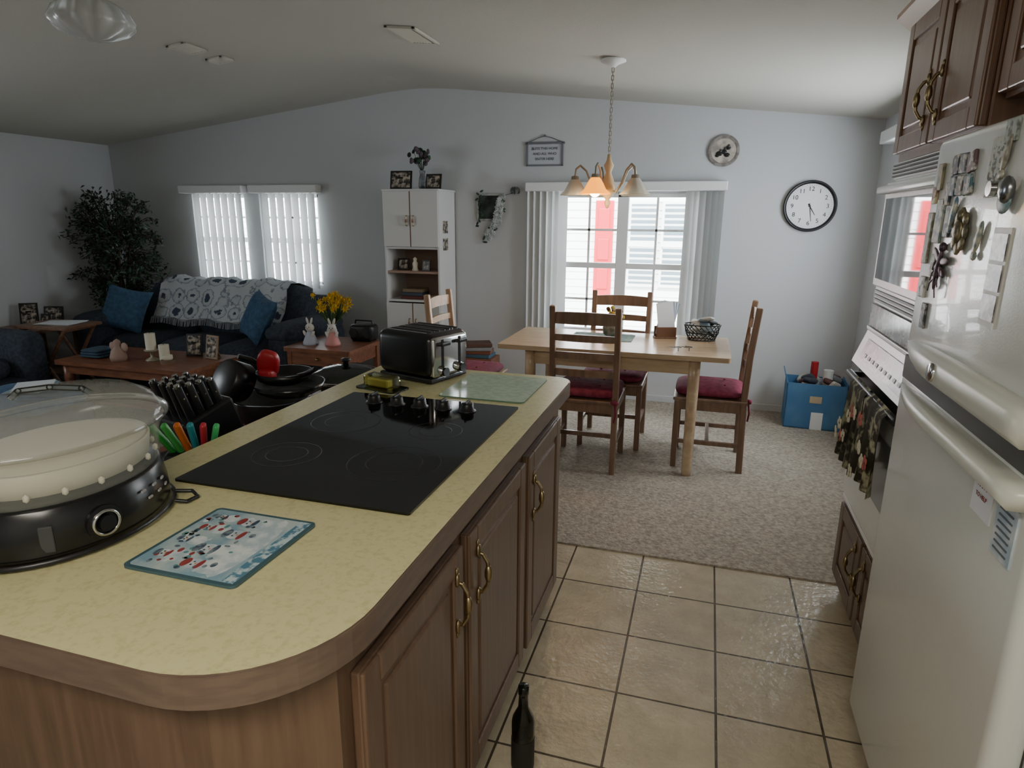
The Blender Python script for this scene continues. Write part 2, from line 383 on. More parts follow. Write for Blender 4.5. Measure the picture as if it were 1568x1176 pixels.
o.done()
o=Obj('glass_counter_mat',(-.705,2.155,.9));o.prism(rrect(-.155,.155,-.175,.175,(.02,)*4,5),0.0003,.005,M('mint_glass','#a9bda5',.15,col2='#b7cbb2',scale=40),sidemat=M('mint_edge','#5f7c68',.2));o.done()
# toaster
o=Obj('toaster',(-1.03,2.245,.9),R(-17))
o.box((0,0,.105),(.27,.225,.165),M('toaster_black','#101113',.28),.03,seg=5)
o.box((.118,0,.1),(.045,.2,.15),chrome,.012,seg=3)
o.box((0,0,.014),(.26,.215,.02),black,.006)
for sx in(-1,1):
    for sy in(-1,1):o.cyl((sx*.1,sy*.085,0),(sx*.1,sy*.085,.01),.012,black,seg=10)
slot=M('slot_dark','#020202',.8)
for y in(-.075,-.03,.03,.075):o.b2((-.1,y-.014,.186),(.1,y+.014,.1885),slot)
for y in(-.075,-.03,.03,.075):
    for dy in(-.014,.014):o.b2((-.1,y+dy-.001,.188),(.1,y+dy+.001,.191),chrome)
for y in(-.05,.05):
    o.b2((.139,y-.006,.06),(.142,y+.006,.165),slot);o.box((.15,y,.15),(.022,.05,.014),black,.004)
    o.cyl((.14,y,.045),(.16,y,.045),.017,black,seg=20);o.cyl((.14,y,.045),(.152,y,.045),.02,chrome,seg=20)
o.done()
o=Obj('butter_dish',(-1.085,2.01,.9),R(-14))
o.prism(rrect(-.085,.085,-.042,.042,(.015,)*4,4),0,.003,whitep);o.prism(rrect(-.092,.092,-.048,.048,(.018,)*4,4),.003,.008,clear('dish_glass','#e9f2e8',.35))
o.box((-.01,0,.024),(.095,.035,.03),M('butter','#d8c05a',.5),.006)
o.box((-.0,0,.031),(.13,.06,.045),clear('dish_glass'),.01)
o.done()
o=Obj('oil_bottle',(-.378,1.40,0))
o.lathe([(0,0),(.028,0),(.031,.004),(.031,.19),(.028,.205),(.014,.235),(.0125,.275),(.0145,.277),(.0145,.3),(.012,.302),(0,.302)],M('dark_bottle','#0a0d0a',.08),seg=28)
o.lathe([(.0315,.05),(.0318,.051),(.0318,.14),(.0315,.141)],M('bottle_label','#191a16',.6),seg=28);o.done()

# ---------- behind island
def stool(name,loc,h,w):
    o=Obj(name,loc);o.box((0,0,h-.015),(w,w,.03),orange,.01)
    for sx in(-1,1):
        for sy in(-1,1):o.cyl((sx*w*.44,sy*w*.44,0),(sx*w*.38,sy*w*.38,h-.03),.016,orange,.018,12)
    for z in(.2,.4):
        k=w*(.44-.06*z/h)
        for s in(-1,1):
            o.cyl((-k,s*k,z),(k,s*k,z),.009,orange,seg=8);o.cyl((s*k,-k,z+.04),(s*k,k,z+.04),.009,orange,seg=8)
    for s in(-1,1):o.box((0,s*w*.39,h-.06),(w*.76,.018,.06),orange,.004);o.box((s*w*.39,0,h-.06),(.018,w*.76,.06),orange,.004)
    return o.done()
stool('bar_stool',(-1.66,2.12,0),.70,.36);stool('bar_stool',(-1.60,2.62,0),.70,.38);stool('bar_stool',(-1.50,1.5,0),.75,.42)
o=Obj('cookware_stack',(-1.66,2.12,.70));ns=M('nonstick','#1b1e22',.22)
o.lathe([(0,0),(.12,0),(.14,.02),(.15,.09),(.155,.095),(.145,.095),(.135,.02),(0,.012)],ns,(.02,0,0),seg=32)
o.tube([(.15,-.02,.085),(.2,-.04,.1),(.25,-.05,.11)],.011,black,10)
T=TR(-.09,-.08,.17)@RX(R(62))@RY(R(-15));o.lathe([(0,0),(.065,0),(.078,.008),(.08,.09),(.075,.09),(.07,.012),(0,.01)],black,T=T@RX(R(180))@TR(0,0,-.05),seg=28)
o.lathe([(0,.0),(.09,.004),(.125,.02),(.135,.045),(.14,.047),(.125,.016),(.09,-.002),(0,-.004)],ns,(.09,.02,.11),seg=32)
o.lathe([(0,.0),(.07,.004),(.1,.02),(.11,.05),(.105,.05),(.09,.018),(0,.01)],black,(.07,.02,.15),seg=32)
o.tube([(.15,-.0,.19),(.21,-.03,.21),(.27,-.06,.24)],.010,black,10)
o.tube([(-.0,.02,.2),(-.03,-.04,.25),(-.06,-.08,.27)],.010,black,10)
o.pillow((.03,-.02,.235),(.085,.05,.12),red,rot=(.35,.25,.3),e=.6);o.box((.03,-.03,.19),(.06,.05,.05),red,.012,seg=3)
o.done()
o=Obj('electric_skillet',(-1.60,2.62,.70))
o.lathe([(0,0),(.12,0),(.13,.02),(.165,.05),(.175,.055),(.165,.06),(.12,.03),(0,.025)],black,seg=40)
o.lathe([(.172,.056),(.176,.064),(.17,.07)],chrome,seg=40)
o.lathe([(.17,.068),(.15,.09),(.1,.11),(.04,.12),(0,.122)],clear('lid_glass','#aeb6b6',.45,.03),seg=40)
o.lathe([(0,.12),(.014,.122),(.012,.135),(.024,.142),(.022,.152),(0,.155)],black,seg=20)
for s in(-1,1):o.tube([(s*.16,-.04,.05),(s*.2,-.04,.055),(s*.21,0,.058),(s*.2,.04,.055),(s*.16,.04,.05)],.009,black,8)
o.done()
def kn(o,i,x,y,T,m):pass
o=Obj('knife_block',(-1.50,1.585,.75),R(-15))
o.box((0,0,.09),(.17,.18,.17),black,.01,rot=(R(18),0,0))
o.box((0,-.01,.012),(.18,.22,.024),black,.005)
for i in range(4):
    for j in range(4):
        x=-.06+.04*i;y=-.05+.035*j;T=TR(x,y-.02,.165)@RX(R(18))@RY(R(random.uniform(-4,4)));o.T=T
        o.box((0,0,.045),(.018,.024,.115),black,.006,seg=3);o.cyl((0,0,.098),(0,0,.106),.009,chrome,seg=8)
        for q in(.02,.06):o.cyl((-.010,0,q),(.010,0,q),.003,chrome,seg=6)
o.T=Matrix();o.done()
o=Obj('colored_knife_set',(-1.375,1.42,.75),R(20))
o.box((0,0,.05),(.15,.08,.1),black,.01,rot=(R(10),0,0))
for i,c in enumerate(('#2f8f3a','#3fa34a','#c96a1c','#1d8a94','#b02838','#3aa860')):
    mm=M('knife_'+c[1:],c,.35);x=-.055+.022*i;T=TR(x,-.02,.1)@RX(R(25))@RY(R((i-2.5)*8));o.T=T
    o.box((0,0,.045),(.016,.022,.115),mm,.007,seg=3);o.box((0,0,-.01),(.004,.018,.03),mm)
o.T=Matrix();o.done()

# ---------- dining
o=Obj('dining_table',(-.515,4.04,0))
o.prism(rrect(-.685,.685,-.34,.34,(.02,)*4,4),.722,.75,pine)
for sx in(-1,1):
    for sy in(-1,1):
        o.lathe([(0,0),(.026,0),(.03,.04),(.031,.35),(.033,.6),(.033,.72),(0,.72)],pine,(sx*.49,sy*.27,0),20)
o.b2((-.49,-.28,.63),(.49,-.26,.722),pine,.003);o.b2((-.49,.26,.63),(.49,.28,.722),pine,.003)
o.b2((-.5,-.27,.63),(-.48,.27,.722),pine,.003);o.b2((.48,-.27,.63),(.5,.27,.722),pine,.003)
o.done()
def chair(loc,rz,cush=True,mat=chairw):
    o=Obj('dining_chair',loc,rz);w=.19
    for s in(-1,1):
        pts=[(s*w,-.20,0),(s*w,-.19,.45),(s*w,-.20,.72),(s*w*1.0,-.225,1.0)]
        for a,b in zip(pts[:-1],pts[1:]):
            a=Vector(a);b=Vector(b);d=b-a
            o.box((a+b)/2,(.034,.038,d.length+.012),mat,.006,rot=(-math.atan2(d.y,d.z),0,0))
        o.box((s*w,.19,.215),(.034,.034,.43),mat,.005)
        o.box((s*w,0,.40),(.02,.36,.055),mat,.003);o.box((s*w,0,.17),(.018,.36,.028),mat,.003)
    o.box((0,.19,.40),(.36,.02,.055),mat,.003);o.box((0,-.19,.40),(.36,.02,.055),mat,.003)
    o.box((0,.0,.17),(.36,.022,.028),mat,.003)
    o.box((0,.0,.44),(.42,.43,.022),mat,.006)
    def slat(z,h,y):
        n=10;vs=[];fs=[]
        for k in range(n+1):
            t=k/n*2-1;yy=y-.022*(1-t*t)
            top=h*(.5+.12*(1-t*t))
            vs+=[(t*w,yy-.008,z-h/2),(t*w,yy+.008,z-h/2),(t*w,yy+.008,z+top),(t*w,yy-.008,z+top)]
        for k in range(n):
            a=4*k;b=a+4
            for q in range(4):fs.append([a+q,a+(q+1)%4,b+(q+1)%4,b+q])
        o.add(vs,fs,mat,False)
    slat(.935,.065,-.22);slat(.82,.038,-.21);slat(.715,.038,-.2);slat(.61,.038,-.195)
    if cush:
        o.pillow((0,.005,.48),(.41,.41,.065),burg)
        for s in(-1,1):
            o.tube([(s*.16,-.17,.47),(s*.19,-.215,.46),(s*.2,-.225,.38),(s*.19,-.22,.33)],.006,burg,6)
            o.sph((s*.19,-.225,.45),(.025,.012,.015),burg,8)
        for i in(-1,1):
            for j in(-1,1):o.sph((i*.08,j*.08,.511),.008,burg,8)
    return o.done()
chair((-.645,3.845,.008),0);chair((.08,4.09,.008),R(90));chair((-1.53,4.10,0),R(-90),mat=M('chair_backlit','#9a7d63',.4,col2='#b09072',scale=5,stretch=(6,6,1)));chair((-.55,4.30,.008),R(180))  # left chair: backlit highlight painted in as a lighter copy of the wood
o=Obj('place_mat',(-.62,4.15,.75));o.prism(rrect(-.2,.2,-.13,.13,(.02,)*4,4),.0003,.003,M('mat_teal','#6f8c8a',.8,col2='#8ba39c',scale=50));o.done()
o=Obj('napkin_holder',(-.23,4.25,.75),R(20))
o.box((0,0,.006),(.14,.07,.012),chairw,.003)
for y in(-.03,.03):o.box((0,y,.04),(.13,.007,.07),M('holder_wood','#6b4a34',.5),.01)
for k in range(6):o.box((-.005+.004*k,-.018+.007*k,.125),(.11,.003,.22),M('papers','#dfe2e6',.7) if k%2==0 else M('papers_blue','#8796a6',.7),rot=(0,R(-8+k*4),0))
o.done()
o=Obj('wire_basket',(0.0,4.25,.75))
for z,r in((.003,.07),(.05,.085),(.1,.095)):
    pts=[(r*1.2*math.cos(a*math.pi/8),r*.8*math.sin(a*math.pi/8),z) for a in range(17)];o.tube(pts,.004,black,6)
for k in range(22):
    a=k*math.pi/11;q=a+.5;o.tube([(.084*math.cos(a),.056*math.sin(a),.003),(.102*math.cos(q),.068*math.sin(q),.05),(.114*math.cos(a),.076*math.sin(a),.1)],.003,black,5)
for k in range(10):o.pillow((random.uniform(-.05,.05),random.uniform(-.03,.03),.04+.011*k),(.09,.06,.02),M('sachet%d'%(k%3),('#c9c9c4','#3b3a3c','#7a8a94')[k%3],.6),rot=(.5*random.random(),.6*random.random(),k))
o.done()
o=Obj('table_centerpiece',(-.56,4.17,.753))
o.lathe([(0,0),(.04,0),(.06,.02),(.065,.06),(.05,.1),(.055,.11)],M('crock','#8d8a80',.4,col2='#5f5a50',scale=30),seg=24)
for k in range(26):
    a=random.random()*6.28;r=random.random()*.08;o.sph((r*math.cos(a),r*math.sin(a),.12+random.random()*.07),.014,M('dried%d'%(k%3),('#6a3d2a','#b09a3a','#c2b49a')[k%3],.8),8)
o.done()
o=Obj('reading_glasses',(-.1,3.86,.75),R(20))
for s in(-1,1):
    o.tube([(s*.032+.024*math.cos(a*math.pi/6),.017*math.sin(a*math.pi/6),.02) for a in range(13)],.0018,black,6)
    o.tube([(s*.056,0,.02),(s*.06,.06,.012),(s*.055,.12,.003)],.002,black,6)
o.tube([(-.01,0,.02),(0,.003,.023),(.01,0,.02)],.0018,black,6);o.cyl((-.032,-.017,0.0),(-.032,-.017,.02),.002,black,seg=6);o.cyl((.032,-.017,0.0),(.032,-.017,.02),.002,black,seg=6);o.done()
o=Obj('wooden_magazine_box',(-1.80,5.05,.0))
o.b2((-.15,-.12,.0),(.15,.12,.36),orange,.006)
for k in range(4):o.box((0,.0,.375+.03*k),(.24-.01*k,.18,.028),M('mbook%d'%k,('#4a6f86','#7b4a35','#8a8f93','#5c3f31')[k],.6),.003,rot=(0,0,.15*k))
o.done()
# chandelier
cx,cy=-.595,3.94;zt=zr(cx)
o=Obj('chandelier',(cx,cy,zt))
def L(z):return z-zt
brassw=M('chandelier_metal','#9a9180',.4,metal=.5)
o.lathe([(0,0.0),(.07,-.004),(.072,-.014),(.03,-.03),(.012,-.045),(0,-.045)],trimw,seg=24)
z=-.045;k=0
while z>L(1.86):
    o.tube([(.0 if k%2 else -.006,-.006 if k%2 else 0,z),(.0 if k%2 else .006,.006 if k%2 else 0,z-.0),( .0 if k%2 else .006,.006 if k%2 else 0,z-.024),(.0 if k%2 else -.006,-.006 if k%2 else 0,z-.024),(.0 if k%2 else -.006,-.006 if k%2 else 0,z)],.0022,brassw,6);z-=.021;k+=1
o.lathe([(0,L(1.86)),(.01,L(1.86)),(.014,L(1.83)),(.03,L(1.80)),(.016,L(1.76)),(.035,L(1.71)),(.05,L(1.67)),(.03,L(1.63)),(.012,L(1.61)),(.018,L(1.59)),(.01,L(1.565)),(0,L(1.555))],M('chandelier_body','#c9b089',.4),seg=24)
shade=bpy.data.materials.new('frosted_shade');shade.use_nodes=True
_n=shade.node_tree.nodes;b=_n['Principled BSDF'];b.inputs['Base Color'].default_value=C('#e6e2d8');b.inputs['Roughness'].default_value=.4
_t=_n.new('ShaderNodeBsdfTranslucent');_t.inputs[0].default_value=C('#efe9dc');_mx=_n.new('ShaderNodeMixShader');_mx.inputs[0].default_value=.5
_l=shade.node_tree.links;_l.new(b.outputs[0],_mx.inputs[1]);_l.new(_t.outputs[0],_mx.inputs[2]);_l.new(_mx.outputs[0],_n['Material Output'].inputs[0])
amber=M('lit_amber_shade','#e88a10',.4,emit=3.0)
for i in range(5):
    a=R(-103+72*i);dx,dy=math.cos(a),math.sin(a)
    pts=[(dx*.02,dy*.02,L(1.66)),(dx*.06,dy*.06,L(1.65)),(dx*.10,dy*.10,L(1.70)),(dx*.13,dy*.13,L(1.77)),(dx*.165,dy*.165,L(1.80)),(dx*.19,dy*.19,L(1.78)),(dx*.195,dy*.195,L(1.735))]
    o.tube(pts,.006,brassw,8)
    c=(dx*.195,dy*.195,0)
    o.lathe([(0,L(1.745)),(.022,L(1.74)),(.024,L(1.715))],brassw,c,20)
    o.lathe([(.024,L(1.722)),(.03,L(1.715)),(.045,L(1.69)),(.06,L(1.66)),(.082,L(1.64)),(.086,L(1.632)),(.082,L(1.636)),(.058,L(1.655)),(.043,L(1.685)),(.028,L(1.71))],amber if i==0 else shade,c,32,wob=.03,nw=10)
    if i==0:o.sph((c[0],c[1],L(1.648)),.032,M('lit_bulb','#ffe3a0',.3,emit=30),12)
    else:o.sph((c[0],c[1],L(1.67)),.022,M('bulb','#e8e4da',.3),12)
o.done()
# ---------- wall decor
o=Obj('wall_clock',(.69,YF-.001,1.60));o.T=RX(R(90))
o.lathe([(0,0),(.178,0),(.184,.01),(.184,.028),(.176,.034),(.164,.022),(.16,.014)],M('clock_rim','#17181b',.3),seg=64)
o.lathe([(0,.014),(.162,.014)],M('clock_face','#e2e5e6',.5),seg=64)
for k in range(12):
    a=R(90-30*(k+1));o.text(str(k+1),.044,black,o.T.inverted()@RX(R(90))@TR(.122*math.cos(a),.122*math.sin(a),.0155),.0004)
for k in range(60):
    a=R(6*k);T=TR(.149*math.cos(a),.149*math.sin(a),.0155)@RZ(a);o.add([(-.004,-.0008,0),(.004,-.0008,0),(.004,.0008,0),(-.004,.0008,0)],[[0,1,2,3]],black,False,T)
for ang,ln,w in((-58,.075,.008),(-80,.11,.006)):
    T=TR(0,0,.018)@RZ(R(ang));o.add([(-.02,-w/2,0),(ln,-w/4,0),(ln,w/4,0),(-.02,w/2,0)],[[0,1,2,3]],black,False,T)
o.cyl((0,0,.014),(0,0,.021),.007,black);o.lathe([(0,.03),(.16,.026)],clear('clock_glass','#ffffff',.08),seg=48)
o.done()
o=Obj('decorative_plate',(.05,YF-.001,2.0));o.T=RX(R(90))
o.lathe([(0,.004),(.07,.004),(.085,.01),(.112,.02),(.114,.018),(.09,.004),(.06,0),(0,0)],M('plate_rim','#6f6a66',.3,col2='#8f8a85',scale=30),seg=48)
o.lathe([(0,.006),(.088,.0115)],M('plate_scene','#8b8580',.3,col2='#c9bfb2',scale=12),seg=40)
for x,y,r in((-.03,-.02,.026),(0.0,-.008,.024),(.025,-.03,.022),(.03,.02,.020),(-.045,-.035,.016)):o.sph((x,y,.014),(r,r*.7,.004),black,12)
for x,y in((-.02,.0),(.01,.015),(.035,.035)):o.sph((x,y,.015),(.01,.012,.005),M('wolf_grey','#3a3a3c',.5),10)
o.done()
o=Obj('hanging_wall_sign',(-1.335,YF-.001,2.0));o.T=RX(R(90))
sg=M('sign_frame','#6d7078',.6)
for a,b in(((-.155,-.09),(-.14,.095)),((.14,-.09),(.155,.095)),((-.155,-.09),(.155,-.078)),((-.165,.078),(.165,.095))):o.b2((a[0],a[1],0),(b[0],b[1],.015),sg,.003)
o.b2((-.14,-.08,.002),(.14,.08,.006),M('sign_board','#b9bec6',.6))
for k,t in enumerate(('BLESS THIS HOME','AND ALL WHO','ENTER HERE')):o.text(t,.028,M('sign_ink','#3c4250',.6),TR(0,.045-.04*k,.0075),.0004)
o.tube([(-.15,.09,.006),(-.06,.125,.008),(0,.14,.01),(.06,.125,.008),(.15,.09,.006)],.003,sg,6);o.sph((0,.142,.008),.01,sg,8)
o.done()
o=Obj('floral_wall_plaque',(-1.80,YF-.001,1.57));o.T=RX(R(90))
o.b2((-.12,-.1,0),(.1,.13,.015),M('plaque','#8b8f90',.6,col2='#b5b8b6',scale=20),.004);o.b2((-.10,-.08,.015),(.08,.11,.019),M('plaque_pic','#101514',.5,col2='#3a443e',scale=14),.002)
fl=M('silk_flower','#c2c6c6',.7,col2='#8b9490',scale=30)
for k in range(84):
    t=random.random();x=.10-.14*t*t+random.uniform(-.03,.03);y=.1-.36*t+random.uniform(-.02,.02)
    if k%3==0:o.sph((x,y,.025),(.022,.010,.004),green,8,rot=(0,.3,k))
    else:
        for q in range(5):
            aa=q*1.256+k;o.sph((x+.012*math.cos(aa),y+.012*math.sin(aa),.03),(.011,.008,.005),fl,8,rot=(0,0,aa))
for k in range(14):o.sph((-.10+random.uniform(-.02,.03),-.14+.022*k,.02),(.018,.009,.004),green,8,rot=(0,0,k))
for s in(-1,1):o.sph((.22+s*.022,.15,.03),(.024,.032,.004),M('butterfly','#8a8f94',.5,col2='#3d4044',scale=40),10,rot=(0,s*.5,s*.4))
o.cyl((.22,.12,.03),(.22,.18,.03),.004,black,seg=6);o.tube([(.1,.1,.012),(.16,.12,.02),(.22,.13,.03)],.002,black,5)
o.done()
def vent(loc,sx,sy,tilt):
    o=Obj('ceiling_vent',loc);o.T=RY(tilt)
    vm=M('vent_metal','#c4c0b4',.5)
    for a,b in(((-sx/2,-sy/2),(sx/2,-sy/2+.02)),((-sx/2,sy/2-.02),(sx/2,sy/2)),((-sx/2,-sy/2),(-sx/2+.02,sy/2)),((sx/2-.02,-sy/2),(sx/2,sy/2))):o.b2((a[0],a[1],-.012),(b[0],b[1],0),vm,.002)
    o.b2((-sx/2+.01,-sy/2+.01,-.003),(sx/2-.01,sy/2-.01,-.001),M('vent_dark','#4c4c4a',.8))
    n=int((sx-.04)/.018)
    for k in range(n):o.box((-sx/2+.028+k*.018,0,-.008),(.014,sy-.04,.0015),vm,rot=(0,R(-25),0))
    o.done()
tl=math.atan(.1045)
vent((-1.66,3.6,zr(-1.66)-.001),.18,.34,tl);vent((-3.12,3.53,zr(-3.12)-.001),.13,.2,-math.atan(.115));vent((-3.13,3.82,zr(-3.13)-.001),.13,.12,-math.atan(.115))
o=Obj('ceiling_light',(-2.66,2.46,zr(-2.66)))
o.lathe([(0,0),(.08,-.002),(.08,-.02),(.03,-.035),(.015,-.05),(.015,-.1),(.04,-.13),(0,-.13)],trimw,seg=28)
o.lathe([(.04,-.12),(.08,-.13),(.14,-.17),(.165,-.22),(.16,-.235),(.13,-.26),(.07,-.285),(0,-.295)],M('ribbed_glass','#eceeee',.2,trans=.6,coat=.3),seg=72,wob=.055,nw=12)
o.sph((.05,0,-.2),.03,M('bulb','#e8e4da',.3));o.sph((-.05,0,-.2),.03,M('bulb','#e8e4da',.3));o.done()

# ---------- cabinet
o=Obj('white_storage_cabinet',(-2.37,5.18,0));cw=M('cabinet_white','#d3d4d3',.4);ci=M('cabinet_inside','#a08474',.6)
W,D,H=.25,.18,1.71
o.b2((-W,-D,0),(-W+.018,D,H),cw,.002);o.b2((W-.018,-D,0),(W,D,H),cw,.002);o.b2((-W,D-.01,0),(W,D,H),ci)
for z in(.03,.44,.80,1.04,1.24,H-.018):o.b2((-W+.018,-D+.005,z),(W-.018,D-.01,z+.018),cw if z!=1.04 else ci)
for s in(-1,1):
    x0=-W+.004 if s<0 else .003;x1=x0+W-.007
    o.b2((x0,-D-.016,1.26),(x1,-D,H-.004),cw,.003);o.b2((x0,-D-.016,.03),(x1,-D,.79),cw,.003)
    hx=-.03*1 if s<0 else .03
    for z in(1.47,.62):
        o.tube([(hx,-D-.016,z-.04),(hx,-D-.035,z-.035),(hx,-D-.035,z+.035),(hx,-D-.016,z+.04)],.005,brass,6);o.sph((hx,-D-.033,z),(.009,.009,.022),orange,8)
o.b2((-.0035,-D-.017,1.26),(.0035,-D-.001,1.70),M('gap_strip','#6b4a34',.6));o.b2((-.0035,-D-.017,.03),(.0035,-D-.001,.79),M('gap_strip','#6b4a34',.6))
o.b2((-W-.005,-D-.01,H-.004),(W+.005,D,H+.012),cw,.003)
for z in(1.42,1.28):o.b2((W,-.1,z-.05),(W+.003,0,z+.05),photo);
o.done()
def pframe(name,loc,rz,w,h,mat=frameb,pic=photo,tilt=10):
    o=Obj(name,loc,rz);o.T=RX(R(-tilt));t=.014
    o.b2((-w/2,-.006,0),(w/2,.006,h),mat,.002);o.b2((-w/2+t,-.008,t),(w/2-t,-.006,h-t),pic)
    o.T=Matrix();o.box((0,h*.22,h*.33),(.04,.005,h*.7),mat,rot=(R(32),0,0));o.done()
zt2=1.722
pframe('photo_frame',(-2.49,5.08,zt2),R(3),.19,.15);pframe('photo_frame',(-2.19,5.06,zt2),R(-5),.14,.12)
o=Obj('silk_flower_vase',(-2.32,5.14,zt2))
o.lathe([(0,0),(.025,0),(.035,.03),(.03,.08),(.02,.12),(.028,.15)],M('vase','#8b9196',.3,col2='#5a5f63',scale=20),seg=20)
for k in range(26):
    a=random.random()*6.28;r=.03+random.random()*.10;z=.2+random.random()*.12
    p=(r*math.cos(a),r*math.sin(a)*.6,z);o.tube([(0,0,.13),(p[0]*.4,p[1]*.4,.2),p],.0015,green,5);o.sph(p,(.022,.022,.012),green if k%2 else M('orchid','#574a52',.7),8,rot=(a,k,0))
o.done()
pframe('photo_frame',(-2.50,5.1,1.058),R(10),.1,.1);pframe('photo_frame',(-2.28,5.08,1.058),R(-10),.08,.09)
o=Obj('figurine',(-2.38,5.08,1.058));o.lathe([(0,0),(.03,0),(.02,.03),(.025,.06),(.012,.08),(.018,.1),(0,.115)],cream,seg=16);o.done()
o=Obj('book_stack',(-2.40,5.1,.818))
for k,c in enumerate(('#5a2c25','#3c4552','#7b6a52')):o.box((.005*k,0,.015+.03*k),(.2-.01*k,.15,.028),M('book%d'%k,c,.7),.003)
o.done()

# ---------- sofa
o=Obj('sofa',(-4.15,4.66,0))
o.b2((-1.0,-.4,.06),(1.0,.42,.3),sofam,.04,seg=4)
for s in(-1,1):
    o.box((s*.98,-.03,.33),(.25,.86,.56),sofam,.1,seg=6);o.pillow((s*.98,-.05,.60),(.30,.86,.16),sofam,e=.5)
for i in range(3):
    x=-.58+.58*i;o.pillow((x,-.07,.38),(.60,.72,.22),sofam,e=.3);o.pillow((x,.24,.64),(.60,.26,.56),sofam,rot=(R(-12),0,0),e=.4)
o.box((0,.38,.45),(2.05,.18,.74),sofam,.08,seg=5)
for x in(-.95,.95):
    for y in(-.34,.36):o.cyl((x,y,0),(x,y,.07),.025,black)
o.done()
def blanketmat():
    m=bpy.data.materials.new('woven_throw');m.use_nodes=True;nt=m.node_tree;N=nt.nodes;L=nt.links;b=N['Principled BSDF'];b.inputs['Roughness'].default_value=.95
    tc=N.new('ShaderNodeTexCoord');v=N.new('ShaderNodeTexVoronoi');v.inputs['Scale'].default_value=6.5;v.inputs['Randomness'].default_value=.35;L.new(tc.outputs['Object'],v.inputs['Vector'])
    n=N.new('ShaderNodeTexNoise');n.inputs['Scale'].default_value=30;L.new(tc.outputs['Object'],n.inputs['Vector'])
    ad=N.new('ShaderNodeMath');ad.operation='MULTIPLY_ADD';ad.inputs[1].default_value=.35;L.new(n.outputs['Fac'],ad.inputs[0]);L.new(v.outputs['Distance'],ad.inputs[2])
    r=N.new('ShaderNodeValToRGB');e=r.color_ramp.elements;e[0].position=.40;e[0].color=C('#3c4658');e[1].position=.44;e[1].color=C('#b4b9bc')
    q=e.new(.62);q.color=C('#aab0b5');q=e.new(.66);q.color=C('#6b7482');q=e.new(.72);q.color=C('#b4b9bc')
    L.new(ad.outputs[0],r.inputs[0]);L.new(r.outputs[0],b.inputs['Base Color']);return m
o=Obj('throw_blanket',(-4.12,4.66,0));bm_=blanketmat()
prof=[(-.02,.60),(.04,.70),(.09,.80),(.14,.89),(.22,.945),(.32,.945),(.42,.90),(.50,.86),(.505,.70),(.507,.55)]
nx=40;vs=[];fs=[]
for i in range(nx+1):
    x=-.62+1.24*i/nx
    for j,(y,z) in enumerate(prof):
        vs.append((x*1.08+.02*math.sin(j*1.3),y-.012-.01*math.sin(i*.7+j),z+.012*math.sin(i*.45)+.01*math.sin(i*1.1+j)))
n=len(prof)
for i in range(nx):
    for j in range(n-1):fs.append([i*n+j,(i+1)*n+j,(i+1)*n+j+1,i*n+j+1])
o.add(vs,fs,bm_,True)
for i in range(0,120):
    x=(-.62+1.24*i/119)*1.08;z0=.60+.012*math.sin(i/3*.45);o.cyl((x,-.04,z0+.01),(x+random.uniform(-.01,.01),-.06,z0-.05),.003,M('fringe','#9aa0a6',.9),seg=4)
o.done()
def pill(x,y,rz):
    o=Obj('throw_pillow',(x,y,.49),rz);n=16;a=.20;vs=[];fs=[]
    for side in(-1,1):
        for i in range(n+1):
            for j in range(n+1):
                u=i/n*2-1;v=j/n*2-1;t=.075*((1-u**4)*(1-v**4))**.6
                px=u*a*(1-.10*(1-v*v)*abs(u));pz=v*a*(1-.10*(1-u*u)*abs(v))
                vs.append((px,side*t,pz))
    m=(n+1)**2
    for s in(0,1):
        for i in range(n):
            for j in range(n):
                q=[s*m+i*(n+1)+j,s*m+(i+1)*(n+1)+j,s*m+(i+1)*(n+1)+j+1,s*m+i*(n+1)+j+1];fs.append(q)
    o.add(vs,fs,bluep,True,TR(0,.0,.20)@RX(R(-24))@RY(R(12)));o.done()
pill(-4.92,4.47,.35);pill(-3.50,4.43,-.5)
# coffee table
o=Obj('coffee_table',(-4.0,3.78,0))
o.prism(rrect(-.6,.6,-.29,.29,(.03,)*4,5),.42,.45,orange)
for sx in(-1,1):
    for sy in(-1,1):o.lathe([(0,0),(.025,0),(.03,.05),(.022,.08),(.035,.15),(.024,.2),(.034,.3),(.034,.42),(0,.42)],orange,(sx*.53,sy*.23,0),16)
o.b2((-.55,-.25,.35),(.55,-.23,.42),orange);o.b2((-.55,.23,.35),(.55,.25,.42),orange);o.b2((-.55,-.25,.35),(-.53,.25,.42),orange);o.b2((.53,-.25,.35),(.55,.25,.42),orange)
o.b2((-.52,-.22,.12),(.52,.22,.14),orange);o.done()
o=Obj('pillar_candle_holder',(-3.9,3.72,.45))
o.lathe([(0,0),(.05,0),(.045,.012),(.012,.03),(.015,.06),(.05,.075),(.052,.085),(0,.085)],brassw,seg=24)
for dx,dy,h in((0,0,.12),(.085,.03,.12)):
    o.cyl((dx,dy,.0 if dx else .085),(dx,dy,.085+h if not dx else h),.036,cream,seg=24);o.cyl((dx,dy,.085+h if not dx else h),(dx,dy,.095+h if not dx else h+.01),.002,black,seg=6)
o.done()
o=Obj('angel_figurine',(-4.13,3.64,.45));terr=M('terracotta','#9a8070',.6)
o.lathe([(0,0),(.055,0),(.06,.03),(.045,.08),(.02,.11),(.025,.13),(.022,.15),(0,.165)],terr,seg=20)
for s in(-1,1):o.sph((s*.05,.01,.1),(.035,.012,.04),terr,10,rot=(0,s*.5,0))
o.done()
pframe('photo_frame',(-3.73,3.95,.45),R(12),.13,.17);pframe('photo_frame',(-3.53,3.90,.45),R(-12),.13,.18,M('frame_tan','#8a7258',.5))
o=Obj('coaster_stack',(-3.72,3.68,.45))
for k in range(4):o.cyl((0,0,.007*k),(0,0,.007*k+.006),.05,M('cork','#7a6450',.8),seg=24)
